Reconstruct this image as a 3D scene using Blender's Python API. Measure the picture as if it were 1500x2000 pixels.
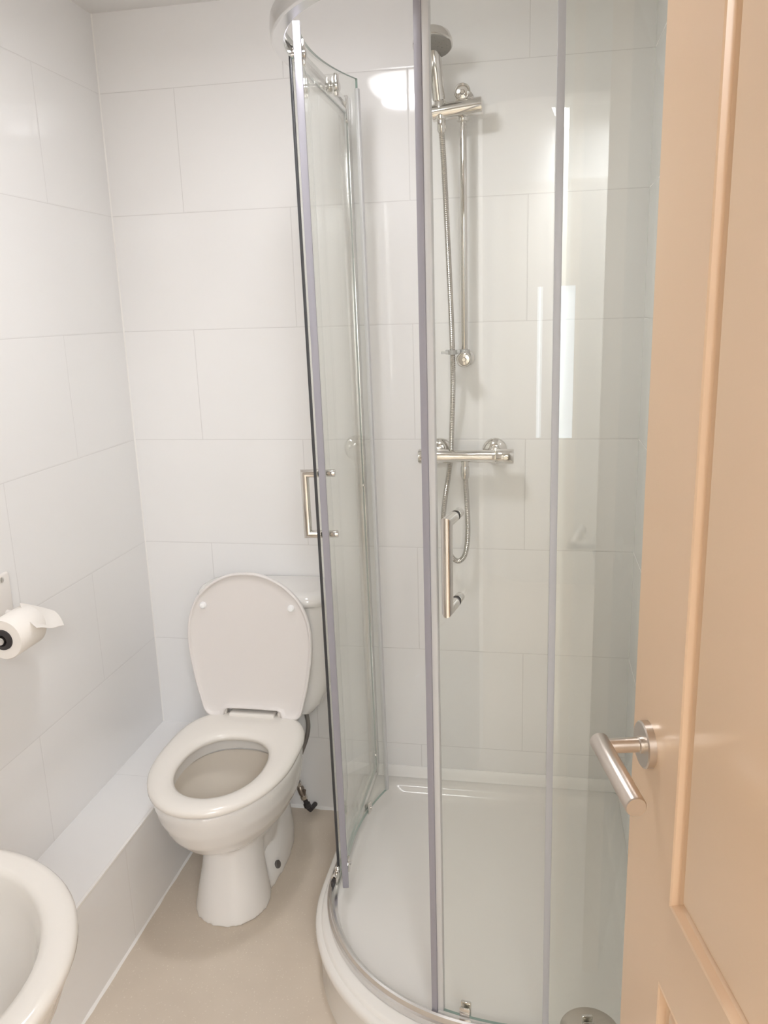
import bpy, bmesh, math, random
from mathutils import Vector, Matrix

for o in list(bpy.data.objects):
    bpy.data.objects.remove(o)
S = bpy.context.scene
C = S.collection
PI = math.pi

# ------------------------------------------------------------------ camera
cam_d = bpy.data.cameras.new('camera')
cam = bpy.data.objects.new('camera', cam_d)
C.objects.link(cam)
cam_d.sensor_fit = 'VERTICAL'
cam_d.sensor_height = 24.0
cam_d.lens = 1604.07 * 24.0 / 2000.0
cam_d.clip_start = 0.01
yaw, pitch, roll = 0.18757, 0.23988, -0.03061
_f = Vector((-math.sin(yaw)*math.cos(pitch), math.cos(yaw)*math.cos(pitch), -math.sin(pitch)))
_r = Vector((math.cos(yaw), math.sin(yaw), 0))
_u = _r.cross(_f)
_R = math.cos(roll)*_r + math.sin(roll)*_u
_U = -math.sin(roll)*_r + math.cos(roll)*_u
M = Matrix((_R, _U, -_f)).transposed().to_4x4()
M.translation = Vector((1.1228, -2.150, 1.4733))
cam.matrix_world = M
S.camera = cam

# ------------------------------------------------------------------ render look
S.view_settings.view_transform = 'Standard'
S.view_settings.look = 'None'
S.view_settings.gamma = 1.0
S.view_settings.use_curve_mapping = False
S.view_settings.exposure = -0.15
try:
    S.cycles.transparent_max_bounces = 32
    S.cycles.max_bounces = 16
    S.cycles.diffuse_bounces = 8
    S.cycles.glossy_bounces = 8
except Exception:
    pass

# ------------------------------------------------------------------ world and lights
W = bpy.data.worlds.new('world')
S.world = W
W.use_nodes = True
W.node_tree.nodes['Background'].inputs[0].default_value = (0.85, 0.92, 1.0, 1)
W.node_tree.nodes['Background'].inputs[1].default_value = 1.0


def area(name, loc, target, size, sy, power, col):
    d = bpy.data.lights.new(name, 'AREA')
    d.shape = 'RECTANGLE'
    d.size = size
    d.size_y = sy
    d.energy = power
    d.color = col
    o = bpy.data.objects.new(name, d)
    C.objects.link(o)
    o.location = loc
    o.rotation_euler = (Vector(target)-Vector(loc)).to_track_quat('-Z', 'Y').to_euler()
    return o


LAMP_POWER = 6.0
LAMP_GLOW = 13.0       # radiance of the opal dome of the bathroom ceiling light
HALL_POWER = 72.0
# added fill with no fixture, lights the bathroom from the hall through the doorway
area('hall_fill_light', (1.75, -3.5, 2.36), (1.6, -3.3, 0), 0.8, 0.8, HALL_POWER, (0.92, 0.955, 1.0))

# ------------------------------------------------------------------ helpers


def mat(name, col, rough=0.5, metal=0.0, **kw):
    m = bpy.data.materials.new(name)
    m.use_nodes = True
    b = m.node_tree.nodes['Principled BSDF']
    b.inputs['Base Color'].default_value = (*col, 1)
    b.inputs['Roughness'].default_value = rough
    b.inputs['Metallic'].default_value = metal
    for k, v in kw.items():
        b.inputs[k.replace('_', ' ')].default_value = v
    return m


def nd(m, t, **kw):
    n = m.node_tree.nodes.new(t)
    for k, v in kw.items():
        setattr(n, k, v)
    return n


def noise_rough(m, base, amp, scale, bump=0.0):
    """small procedural variation of gloss and relief"""
    t = m.node_tree
    b = t.nodes['Principled BSDF']
    tc = nd(m, 'ShaderNodeTexCoord')
    n = nd(m, 'ShaderNodeTexNoise')
    n.inputs['Scale'].default_value = scale
    t.links.new(tc.outputs['Object'], n.inputs['Vector'])
    mr = nd(m, 'ShaderNodeMapRange')
    mr.inputs[3].default_value = base-amp
    mr.inputs[4].default_value = base+amp
    t.links.new(n.outputs['Fac'], mr.inputs[0])
    t.links.new(mr.outputs[0], b.inputs['Roughness'])
    if bump:
        bp = nd(m, 'ShaderNodeBump')
        bp.inputs['Strength'].default_value = bump
        bp.inputs['Distance'].default_value = 0.001
        t.links.new(n.outputs['Fac'], bp.inputs['Height'])
        t.links.new(bp.outputs['Normal'], b.inputs['Normal'])
    return m


def math_n(m, op, a, b=None, c=None):
    n = nd(m, 'ShaderNodeMath', operation=op)
    for i, v in enumerate((a, b, c)):
        if v is None:
            continue
        if isinstance(v, (int, float)):
            n.inputs[i].default_value = v
        else:
            m.node_tree.links.new(v, n.inputs[i])
    return n.outputs[0]


def tile_mat(name, axis, z0, off_odd, off_even, col=(0.85, 0.842, 0.835), grout=(0.66, 0.65, 0.64), gw=0.0013, h=0.3):
    """white gloss 600 x 300 tiles in running bond, laid out in metres"""
    m = mat(name, col, 0.10)
    t = m.node_tree
    b = t.nodes['Principled BSDF']
    tc = nd(m, 'ShaderNodeTexCoord')
    sp = nd(m, 'ShaderNodeSeparateXYZ')
    t.links.new(tc.outputs['Object'], sp.inputs[0])
    u = sp.outputs[axis]
    z = sp.outputs['Z']
    zr = math_n(m, 'DIVIDE', math_n(m, 'SUBTRACT', z, z0), h)
    row = math_n(m, 'FLOOR', zr)
    fz = math_n(m, 'FRACT', zr)
    par = math_n(m, 'FLOORED_MODULO', row, 2.0)
    off = math_n(m, 'ADD', off_even, math_n(m, 'MULTIPLY', par, off_odd-off_even))
    ur = math_n(m, 'DIVIDE', math_n(m, 'SUBTRACT', u, off), 0.6)
    fu = math_n(m, 'FRACT', ur)
    col_i = math_n(m, 'FLOOR', ur)
    dz = math_n(m, 'MULTIPLY', math_n(m, 'MINIMUM', fz, math_n(m, 'SUBTRACT', 1.0, fz)), h)
    du = math_n(m, 'MULTIPLY', math_n(m, 'MINIMUM', fu, math_n(m, 'SUBTRACT', 1.0, fu)), 0.6)
    d = math_n(m, 'MINIMUM', dz, du)
    mask = nd(m, 'ShaderNodeMapRange', interpolation_type='SMOOTHSTEP')
    mask.inputs[1].default_value = gw*0.35
    mask.inputs[2].default_value = gw
    mask.inputs[3].default_value = 0.0
    mask.inputs[4].default_value = 1.0
    t.links.new(d, mask.inputs[0])
    # each tile a touch different
    cb = nd(m, 'ShaderNodeCombineXYZ')
    t.links.new(row, cb.inputs[0])
    t.links.new(col_i, cb.inputs[1])
    wn = nd(m, 'ShaderNodeTexWhiteNoise')
    t.links.new(cb.outputs[0], wn.inputs['Vector'])
    tint = nd(m, 'ShaderNodeMix', data_type='RGBA')
    tint.inputs[6].default_value = (*[c*0.985 for c in col], 1)
    tint.inputs[7].default_value = (*col, 1)
    t.links.new(wn.outputs['Value'], tint.inputs[0])
    mx = nd(m, 'ShaderNodeMix', data_type='RGBA')
    t.links.new(mask.outputs[0], mx.inputs[0])
    mx.inputs[6].default_value = (*grout, 1)
    t.links.new(tint.outputs[2], mx.inputs[7])
    t.links.new(mx.outputs[2], b.inputs['Base Color'])
    rr = nd(m, 'ShaderNodeMapRange')
    rr.inputs[3].default_value = 0.6
    rr.inputs[4].default_value = 0.06
    t.links.new(mask.outputs[0], rr.inputs[0])
    t.links.new(rr.outputs[0], b.inputs['Roughness'])
    # pillowed tile edge plus very faint ripple
    pil = nd(m, 'ShaderNodeMapRange', interpolation_type='SMOOTHERSTEP')
    pil.inputs[1].default_value = 0.0
    pil.inputs[2].default_value = 0.004
    t.links.new(d, pil.inputs[0])
    ns = nd(m, 'ShaderNodeTexNoise')
    ns.inputs['Scale'].default_value = 3.0
    t.links.new(tc.outputs['Object'], ns.inputs['Vector'])
    hh = math_n(m, 'ADD', pil.outputs[0], math_n(m, 'MULTIPLY', ns.outputs['Fac'], 0.6))
    bp = nd(m, 'ShaderNodeBump')
    bp.inputs['Strength'].default_value = 0.35
    bp.inputs['Distance'].default_value = 0.0006
    t.links.new(hh, bp.inputs['Height'])
    t.links.new(bp.outputs['Normal'], b.inputs['Normal'])
    return m


def glass_mat(name, tint, ior=1.5, refl=1.0):
    """architectural pane: tinted straight-through light plus Fresnel reflection on both faces"""
    m = bpy.data.materials.new(name)
    m.use_nodes = True
    t = m.node_tree
    t.nodes.remove(t.nodes['Principled BSDF'])
    out = t.nodes['Material Output']
    tr = nd(m, 'ShaderNodeBsdfTransparent')
    tr.inputs[0].default_value = (*tint, 1)
    gl = nd(m, 'ShaderNodeBsdfGlossy')
    gl.inputs['Roughness'].default_value = 0.0
    gl.inputs['Color'].default_value = (refl, refl, refl, 1)
    geo = nd(m, 'ShaderNodeNewGeometry')
    mr = nd(m, 'ShaderNodeMapRange')
    mr.inputs[3].default_value = ior
    mr.inputs[4].default_value = 1/ior
    t.links.new(geo.outputs['Backfacing'], mr.inputs[0])
    fr = nd(m, 'ShaderNodeFresnel')
    t.links.new(mr.outputs[0], fr.inputs['IOR'])
    mx = nd(m, 'ShaderNodeMixShader')
    t.links.new(fr.outputs[0], mx.inputs[0])
    t.links.new(tr.outputs[0], mx.inputs[1])
    t.links.new(gl.outputs[0], mx.inputs[2])
    t.links.new(mx.outputs[0], out.inputs[0])
    return m


def emis(name, col, s):
    m = mat(name, col, 0.4)
    b = m.node_tree.nodes['Principled BSDF']
    b.inputs['Emission Color'].default_value = (*col, 1)
    b.inputs['Emission Strength'].default_value = s
    return m


MT = {}
MT['tile_back'] = tile_mat('white_tile_back', 'X', 0.239, 0.205, 0.495)
MT['tile_left'] = tile_mat('white_tile_left', 'Y', 0.239, -0.300, -0.600)
MT['tile_right'] = tile_mat('white_tile_right', 'Y', 0.239, -0.300, -0.600)
MT['tile_ledge_top'] = tile_mat('white_tile_ledge', 'Y', -5.0, -0.303, -0.303, h=20.0)
MT['tile_ledge_front'] = tile_mat('white_tile_ledge_front', 'Y', -5.0, -0.591, -0.591, h=20.0, grout=(0.68, 0.66, 0.64))
MT['ceiling'] = noise_rough(mat('white_ceiling_paint', (0.82, 0.81, 0.80), 0.7), 0.7, 0.05, 40, 0.15)
MT['hall_wall'] = noise_rough(mat('cream_wall_paint', (0.80, 0.77, 0.72), 0.7), 0.7, 0.05, 40, 0.15)
MT['hall_white'] = noise_rough(mat('white_gloss_paint', (0.86, 0.85, 0.83), 0.35), 0.35, 0.05, 30)
MT['ceramic'] = noise_rough(mat('white_ceramic', (0.765, 0.745, 0.72), 0.09, Coat_Weight=0.3, Coat_Roughness=0.04), 0.09, 0.02, 9)
MT['basin_ceramic'] = noise_rough(mat('dimmed_basin_ceramic', (0.69, 0.66, 0.615), 0.12, Coat_Weight=0.3, Coat_Roughness=0.05), 0.12, 0.02, 9)  # white ware, colour darkened to offset the strong light on the basin
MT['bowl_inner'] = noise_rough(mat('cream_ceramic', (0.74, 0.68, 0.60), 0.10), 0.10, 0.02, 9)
MT['seat'] = noise_rough(mat('white_seat_plastic', (0.80, 0.765, 0.715), 0.20), 0.20, 0.03, 9)
MT['lid'] = noise_rough(mat('white_lid_plastic', (0.76, 0.725, 0.705), 0.33), 0.33, 0.02, 9)
MT['buffer'] = mat('white_rubber', (0.93, 0.93, 0.93), 0.3)
MT['tray'] = noise_rough(mat('white_acrylic', (0.78, 0.755, 0.715), 0.17), 0.17, 0.03, 6)
MT['silicone'] = noise_rough(mat('white_silicone', (0.86, 0.845, 0.82), 0.35), 0.35, 0.05, 30)
MT['chrome'] = noise_rough(mat('polished_chrome', (0.74, 0.72, 0.69), 0.07, 1.0), 0.07, 0.02, 20)
MT['hose_metal'] = mat('ribbed_hose_metal', (0.60, 0.575, 0.54), 0.22, 1.0)
MT['alu'] = noise_rough(mat('silver_aluminium', (0.74, 0.73, 0.72), 0.22, 1.0), 0.22, 0.03, 25)
MT['satin'] = noise_rough(mat('satin_nickel', (0.64, 0.58, 0.52), 0.31, 1.0), 0.31, 0.015, 40)
MT['braid'] = mat('braided_steel', (0.30, 0.29, 0.28), 0.35, 0.8)
MT['brass_dull'] = mat('tarnished_brass', (0.33, 0.28, 0.24), 0.35, 0.9)
MT['dark'] = mat('dark_rubber', (0.035, 0.03, 0.03), 0.45)
MT['spray'] = mat('grey_spray_plastic', (0.27, 0.26, 0.24), 0.35)
MT['seal'] = mat('grey_translucent_seal', (0.34, 0.33, 0.37), 0.5)
MT['seal_light'] = mat('pale_translucent_seal', (0.62, 0.62, 0.62), 0.45)
MT['seal_mid'] = mat('grey_clear_seal', (0.55, 0.56, 0.59), 0.4)
MT['black_seal'] = mat('black_seal', (0.05, 0.05, 0.055), 0.4)
MT['clear_plastic'] = mat('clear_plastic', (0.8, 0.8, 0.78), 0.15, Transmission_Weight=0.6)
MT['paper'] = noise_rough(mat('white_tissue', (0.88, 0.84, 0.79), 0.9), 0.9, 0.05, 80, 0.4)
MT['white_plastic'] = mat('white_plastic', (0.84, 0.80, 0.76), 0.3)
MT['grey_cap'] = mat('grey_cap', (0.12, 0.11, 0.105), 0.5)
MT['door'] = noise_rough(mat('peach_satin_paint', (0.74, 0.535, 0.365), 0.22), 0.22, 0.03, 15, 0.05)
MT['glass'] = glass_mat('clear_glass', (0.979, 0.985, 0.972))
MT['glass_edge'] = mat('green_glass_edge', (0.30, 0.40, 0.36), 0.1)
MT['water'] = glass_mat('water_surface', (0.93, 0.93, 0.90), 1.33)
MT['lamp'] = emis('lamp_glass', (0.97, 0.97, 1.0), LAMP_GLOW)
MT['lamp_base'] = mat('lamp_base', (0.8, 0.8, 0.78), 0.4)
MT['sky'] = emis('daylight_pane', (0.80, 0.90, 1.0), 4.0)

# floor vinyl with specks
m = mat('beige_safety_vinyl', (0.42, 0.36, 0.27), 0.45)
t = m.node_tree
tc = nd(m, 'ShaderNodeTexCoord')
n1 = nd(m, 'ShaderNodeTexNoise')
n1.inputs['Scale'].default_value = 6
n1.inputs['Detail'].default_value = 5
n2 = nd(m, 'ShaderNodeTexVoronoi')
n2.inputs['Scale'].default_value = 260
t.links.new(tc.outputs['Object'], n1.inputs['Vector'])
t.links.new(tc.outputs['Object'], n2.inputs['Vector'])
cr = nd(m, 'ShaderNodeValToRGB')
cr.color_ramp.elements[0].position = 0.3
cr.color_ramp.elements[0].color = (0.60, 0.52, 0.43, 1)
cr.color_ramp.elements[1].position = 0.75
cr.color_ramp.elements[1].color = (0.67, 0.585, 0.485, 1)
t.links.new(n1.outputs['Fac'], cr.inputs[0])
sp = nd(m, 'ShaderNodeSeparateColor')
t.links.new(n2.outputs['Color'], sp.inputs[0])
gt = math_n(m, 'MULTIPLY', math_n(m, 'GREATER_THAN', sp.outputs[0], 0.90), math_n(m, 'LESS_THAN', n2.outputs['Distance'], 0.35))
mx = nd(m, 'ShaderNodeMix', data_type='RGBA')
t.links.new(math_n(m, 'MULTIPLY', gt, 0.45), mx.inputs[0])
t.links.new(cr.outputs[0], mx.inputs[6])
mx.inputs[7].default_value = (0.80, 0.74, 0.64, 1)
t.links.new(mx.outputs[2], m.node_tree.nodes['Principled BSDF'].inputs['Base Color'])
MT['floor'] = m


def obj(name, bm, material, parent=None, smooth=True, angle=40, origin=None):
    bmesh.ops.recalc_face_normals(bm, faces=bm.faces)
    me = bpy.data.meshes.new(name)
    bm.to_mesh(me)
    bm.free()
    if origin is not None:
        me.transform(Matrix.Translation(-Vector(origin)))
    mats = material if isinstance(material, (list, tuple)) else [material]
    for k in mats:
        me.materials.append(MT[k] if isinstance(k, str) else k)
    o = bpy.data.objects.new(name, me)
    C.objects.link(o)
    if origin is not None:
        o.location = origin
    if smooth:
        for p in me.polygons:
            p.use_smooth = True
        try:
            me.set_sharp_from_angle(angle=math.radians(angle))
        except Exception:
            pass
    if parent is not None:
        o.parent = parent
        o.matrix_parent_inverse = pmat(parent).inverted()
    return o


def pmat(o):
    m = Matrix.LocRotScale(o.location, o.rotation_euler, o.scale)
    if o.parent:
        return pmat(o.parent) @ o.matrix_parent_inverse @ m
    return m


def thing(name, label, cat, loc=(0, 0, 0)):
    o = bpy.data.objects.new(name, None)
    o.empty_display_size = 0.05
    C.objects.link(o)
    o.location = loc
    o['label'] = label
    o['category'] = cat
    return o


def tag(o, label, cat):
    o['label'] = label
    o['category'] = cat
    return o


def struct(o, label=None):
    o['kind'] = 'structure'
    if label:
        o['label'] = label
    return o


def NB():
    return bmesh.new()


def box(bm, x0, x1, y0, y1, z0, z1, bev=0.0, seg=2, mi=0):
    b = bmesh.new()
    bmesh.ops.create_cube(b, size=1)
    for v in b.verts:
        v.co = Vector(((x0+x1)/2+v.co.x*(x1-x0), (y0+y1)/2+v.co.y*(y1-y0), (z0+z1)/2+v.co.z*(z1-z0)))
    if bev > 0:
        bmesh.ops.bevel(b, geom=list(b.edges), offset=bev, segments=seg, affect='EDGES', profile=0.5)
    merge(bm, b, None, mi)


def merge(bm, b, mtx=None, mi=0):
    if mtx is not None:
        bmesh.ops.transform(b, matrix=mtx, verts=b.verts)
    vm = {}
    for v in b.verts:
        vm[v] = bm.verts.new(v.co)
    for f in b.faces:
        try:
            nf = bm.faces.new([vm[v] for v in f.verts])
            nf.material_index = mi
        except ValueError:
            pass
    b.free()


def frame_from(d):
    d = Vector(d).normalized()
    a = Vector((0, 0, 1)) if abs(d.z) < 0.9 else Vector((1, 0, 0))
    x = a.cross(d).normalized()
    y = d.cross(x)
    return x, y, d


def lathe(bm, base, axis, prof, seg=32, mi=0):
    """prof: (distance along axis, radius)"""
    x, y, d = frame_from(axis)
    base = Vector(base)
    rings = []
    for h, r in prof:
        c = base+d*h
        if r < 1e-6:
            rings.append([bm.verts.new(c)])
        else:
            rings.append([bm.verts.new(c+(x*math.cos(2*PI*i/seg)+y*math.sin(2*PI*i/seg))*r) for i in range(seg)])
    for a, b in zip(rings, rings[1:]):
        for i in range(seg):
            j = (i+1) % seg
            q = [a[i % len(a)], a[j % len(a)], b[j % len(b)], b[i % len(b)]]
            q = list(dict.fromkeys(q))
            if len(q) > 2:
                bm.faces.new(q).material_index = mi
    for rg in (rings[0], rings[-1]):
        if len(rg) > 1:
            bm.faces.new(rg).material_index = mi


def cyl(bm, a, b, r, seg=24, bev=0.0, mi=0):
    a, b = Vector(a), Vector(b)
    L = (b-a).length
    if bev > 0:
        pr = [(0, r-bev), (bev*0.3, r-bev*0.3), (bev, r), (L-bev, r), (L-bev*0.3, r-bev*0.3), (L, r-bev)]
    else:
        pr = [(0, r), (L, r)]
    lathe(bm, a, b-a, pr, seg, mi)


def catmull(P, n):
    P = [Vector(p) for p in P]
    Q = [2*P[0]-P[1]]+P+[2*P[-1]-P[-2]]
    out = []
    for i in range(1, len(Q)-2):
        for k in range(n):
            t = k/n
            a, b, c, d = Q[i-1], Q[i], Q[i+1], Q[i+2]
            out.append(0.5*((2*b)+(c-a)*t+(2*a-5*b+4*c-d)*t*t+(-a+3*b-3*c+d)*t**3))
    out.append(P[-1])
    return out


def tube(bm, pts, r, seg=10, rib=0.0, pitch=0.004, mi=0, closed_ends=True):
    """round tube along a polyline; optional ribbing like a metal hose"""
    pts = [Vector(p) for p in pts]
    if rib > 0:
        cum = [0]
        for a, b in zip(pts, pts[1:]):
            cum.append(cum[-1]+(b-a).length)
        n = max(2, int(cum[-1]/(pitch/2)))
        res = []
        k = 0
        for i in range(n+1):
            s = cum[-1]*i/n
            while k < len(cum)-2 and cum[k+1] < s:
                k += 1
            w = (s-cum[k])/max(1e-9, cum[k+1]-cum[k])
            res.append(pts[k].lerp(pts[k+1], w))
        pts = res
    tang = [(pts[min(i+1, len(pts)-1)]-pts[max(i-1, 0)]).normalized() for i in range(len(pts))]
    x, y, _ = frame_from(tang[0])
    rings = []
    for i, (p, t_) in enumerate(zip(pts, tang)):
        x = (x-t_*x.dot(t_)).normalized()
        y = t_.cross(x)
        rr = r-(rib if (i % 2 and rib > 0) else 0)
        rings.append([bm.verts.new(p+(x*math.cos(2*PI*k/seg)+y*math.sin(2*PI*k/seg))*rr) for k in range(seg)])
    for a, b in zip(rings, rings[1:]):
        for k in range(seg):
            bm.faces.new((a[k], a[(k+1) % seg], b[(k+1) % seg], b[k])).material_index = mi
    if closed_ends:
        bm.faces.new(rings[0]).material_index = mi
        bm.faces.new(rings[-1]).material_index = mi


def loft(bm, rings, cap0=True, cap1=True, mi=0):
    R = [[bm.verts.new(Vector(p)) for p in r] for r in rings]
    n = len(R[0])
    for a, b in zip(R, R[1:]):
        for k in range(n):
            bm.faces.new((a[k], a[(k+1) % n], b[(k+1) % n], b[k])).material_index = mi
    if cap0:
        bm.faces.new(R[0]).material_index = mi
    if cap1:
        bm.faces.new(R[-1]).material_index = mi
    return R


def sweep(bm, path, prof, mi=0):
    """sweep a closed (offset outward, z) profile along a horizontal open path [(point2d, normal2d)]"""
    rings = []
    for (px, py), (nx, ny) in path:
        rings.append([(px+nx*o, py+ny*o, z) for o, z in prof])
    R = [[bm.verts.new(Vector(p)) for p in r] for r in rings]
    n = len(prof)
    for a, b in zip(R, R[1:]):
        for k in range(n):
            bm.faces.new((a[k], a[(k+1) % n], b[(k+1) % n], b[k])).material_index = mi
    bm.faces.new(R[0]).material_index = mi
    bm.faces.new(R[-1]).material_index = mi


# ------------------------------------------------------------------ room shell
RW = 1.378          # right wall of the shower corner
HW = 1.47           # right wall beside the door
CZ = 2.225          # ceiling height
FY = -2.02          # inner face of the wall with the doorway
FT = 0.12
DX0, DX1, DZ = 0.62, 1.415, 2.035   # doorway

bm = NB(); box(bm, -0.12, HW+0.1, FY-FT, 0.0, -0.10, 0.0)
struct(obj('floor', bm, 'floor', smooth=False))
bm = NB(); box(bm, -0.12, HW+0.12, 0.0, 0.12, -0.1, CZ)
struct(obj('wall_back', bm, 'tile_back', smooth=False))
bm = NB(); box(bm, -0.12, 0.0, FY-FT, 0.0, -0.1, CZ)
struct(obj('wall_left', bm, 'tile_left', smooth=False))
bm = NB()
box(bm, RW, HW+0.12, -0.96, 0.0, 0.0, CZ)
box(bm, HW, HW+0.12, FY-FT, -0.96, 0.0, CZ)
struct(obj('wall_right', bm, 'tile_right', smooth=False))
bm = NB(); box(bm, -0.12, HW+0.12, FY-FT, 0.12, CZ, CZ+0.1)
struct(obj('ceiling', bm, 'ceiling', smooth=False))
bm = NB()
box(bm, 0.0, DX0, FY-FT, FY, 0, CZ)
box(bm, DX0, DX1, FY-FT, FY, DZ, CZ)
box(bm, DX1, HW, FY-FT, FY, 0, CZ)
struct(obj('wall_front', bm, 'hall_wall', smooth=False))
# door lining and architrave
bm = NB()
box(bm, DX0, DX0+0.022, FY-FT-0.005, FY+0.005, 0, DZ, 0.002)
box(bm, DX1-0.012, DX1, FY-FT-0.005, FY+0.005, 0, DZ, 0.002)
box(bm, DX0, DX1, FY-FT-0.005, FY+0.005, DZ-0.022, DZ, 0.002)
struct(obj('trim_1', bm, 'hall_white', smooth=False))

# boxed-in pipe ledge along the left wall
LZ, LW = 0.262, 0.178
bm = NB()
box(bm, 0.0, LW, FY, 0.0, 0.0, LZ)
led = obj('trim_2', bm, ['tile_ledge_front', 'tile_ledge_top'], smooth=False)
for p in led.data.polygons:
    if p.normal.z > 0.9:
        p.material_index = 1
struct(led, 'low white tiled ledge boxed in along the left wall')
bm = NB(); box(bm, LW-0.006, LW+0.0012, FY, 0.0, LZ-0.004, LZ+0.0015, 0.001)
struct(obj('trim_3', bm, 'silicone', smooth=False))
# sealant beads: ledge to floor, back wall to floor, wall corners
bm = NB()
random.seed(4)
n = 60
rg = []
for i in range(n+1):
    y = FY+(0-FY)*i/n
    w = 0.0035+0.003*random.random()
    rg.append([(LW, y, 0.0), (LW+w, y, 0.0), (LW+w*0.6, y, w*0.45), (LW, y, w*0.9)])
loft(bm, rg)
struct(obj('trim_4', bm, 'silicone'))
bm = NB()
rg = []
for i in range(31):
    x = LW+0.45*i/30
    w = 0.004+0.004*random.random()
    rg.append([(x, 0, 0.0), (x, -w, 0.0), (x, -w*0.5, w*0.5), (x, 0, w)])
loft(bm, rg)
struct(obj('trim_5', bm, 'silicone'))
bm = NB()
loft(bm, [[(0, 0, z), (0.0028, 0, z), (0.001, -0.001, z), (0, -0.0028, z)] for z in (LZ, CZ)])
struct(obj('trim_6', bm, 'silicone'))

# hall behind the doorway
HY = -4.0
bm = NB(); box(bm, -0.6, 2.2, HY, FY-FT, -0.10, 0.0)
struct(obj('floor', bm, 'floor', smooth=False))
bm = NB(); box(bm, -0.6, 2.2, HY, FY-FT, 2.4, 2.5)
struct(obj('ceiling', bm, 'ceiling', smooth=False))
bm = NB()
box(bm, -0.7, -0.6, HY, FY-FT, -0.1, 2.5)
struct(obj('wall_left', bm, 'hall_wall', smooth=False))
bm = NB()
box(bm, 2.2, 2.3, HY, FY-FT, -0.1, 2.5)
struct(obj('wall_right', bm, 'hall_wall', smooth=False))
bm = NB()
box(bm, -0.7, -0.12, FY-FT, FY, -0.1, 2.5)
box(bm, HW+0.12, 2.3, FY-FT, FY, -0.1, 2.5)
box(bm, -0.12, HW+0.12, FY-FT, FY, CZ, 2.5)
struct(obj('wall_front', bm, 'hall_wall', smooth=False))
bm = NB(); box(bm, -0.7, 2.3, HY-0.1, HY, -0.1, 2.5)
struct(obj('wall_front', bm, 'hall_white', smooth=False))
# cream door across the hall with a slim glazed slot
bm = NB()
GX0, GX1, GZ0, GZ1 = 1.235, 1.305, 0.80, 1.57
box(bm, 0.62, GX0, HY+0.002, HY+0.042, 0, 2.07)
box(bm, GX1, 1.75, HY+0.002, HY+0.042, 0, 2.07)
box(bm, GX0, GX1, HY+0.002, HY+0.042, 0, GZ0)
box(bm, GX0, GX1, HY+0.002, HY+0.042, GZ1, 2.07)
d2 = struct(obj('door_2', bm, 'hall_wall', smooth=False))
bm = NB(); box(bm, GX0, GX1, HY+0.018, HY+0.024, GZ0, GZ1)
obj('pane', bm, 'sky', d2, smooth=False)

# ------------------------------------------------------------------ ceiling light
cl = thing('ceiling_light', 'round white glowing dome light fixed on the bathroom ceiling', 'ceiling light', (0.69, -0.77, CZ))
bm = NB(); lathe(bm, (0.69, -0.77, CZ-0.001), (0, 0, -1), [(0, 0.135), (0.018, 0.135), (0.02, 0.128)], 48)
obj('base', bm, 'lamp_base', cl)
bm = NB(); lathe(bm, (0.69, -0.77, CZ-0.018), (0, 0, -1), [(0, 0.126), (0.02, 0.124), (0.04, 0.108), (0.055, 0.075), (0.062, 0.035), (0.064, 0.0)], 48)
obj('diffuser', bm, 'lamp', cl)
ld = bpy.data.lights.new('ceiling_lamp_light', 'AREA')
ld.shape = 'DISK'
ld.size = 0.16
ld.energy = LAMP_POWER
ld.color = (0.97, 0.97, 1.0)
lo = bpy.data.objects.new('ceiling_lamp_light', ld)
C.objects.link(lo)
lo.location = (0.69, -0.77, CZ-0.084)

# ------------------------------------------------------------------ shower tray
TXL, TCX, TCY, TR = 0.630, 1.069, -0.503, 0.439


def tray_outline(d, rc, n=28):
    """outline inset by d, with back and right corners rounded by rc"""
    P = []
    xl, yf = TXL+d, TCY-TR+d
    xr, yb = RW-0.001-d, -0.001-d
    r = TR-d
    rc = max(rc, 1e-4)

    def arc(cx, cy, rr, a0, a1, m):
        return [(cx+rr*math.cos(a0+(a1-a0)*i/m), cy+rr*math.sin(a0+(a1-a0)*i/m)) for i in range(m+1)]
    P += arc(xl+rc, yb-rc, rc, PI/2, PI, 6)
    P += [(xl, yb-rc+(TCY-(yb-rc))*i/6) for i in range(1, 6)]
    P += arc(TCX, TCY, r, PI, 1.5*PI, n)
    P += [(TCX+(xr-rc-TCX)*i/4, yf) for i in range(1, 4)]
    P += arc(xr-rc, yf+rc, rc, -PI/2, 0, 6)
    P += arc(xr-rc, yb-rc, rc, 0, PI/2, 6)
    return P


tray = thing('shower_tray', 'white quadrant shower tray with a curved front under the glass enclosure', 'shower tray', (1.05, -0.45, 0))
bm = NB()
TZ = 0.142
prof = [(0.009, 0.0, .01), (0.009, TZ-0.035, .01), (0.007, TZ-0.030, .01), (0.0, TZ-0.027, .01), (-0.001, TZ-0.018, .01), (0.002, TZ-0.011, .012),
        (0.008, TZ-0.008, .014), (0.013, TZ-0.0075, .016), (0.016, TZ-0.003, .018), (0.021, TZ, .02), (0.048, TZ, .04), (0.054, TZ-0.001, .05),
        (0.060, TZ-0.006, .06), (0.067, TZ-0.016, .07), (0.075, TZ-0.022, .08), (0.10, TZ-0.026, .09), (0.18, TZ-0.029, .10)]
rings = []
for d, z, rc in prof:
    rings.append([(x, y, z) for x, y in tray_outline(d, rc)])
# raised upstand against the two tiled walls
for rg_i in (8, 9):
    pass
loft(bm, rings)
obj('tray_body', bm, 'tray', tray, angle=50)
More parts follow.
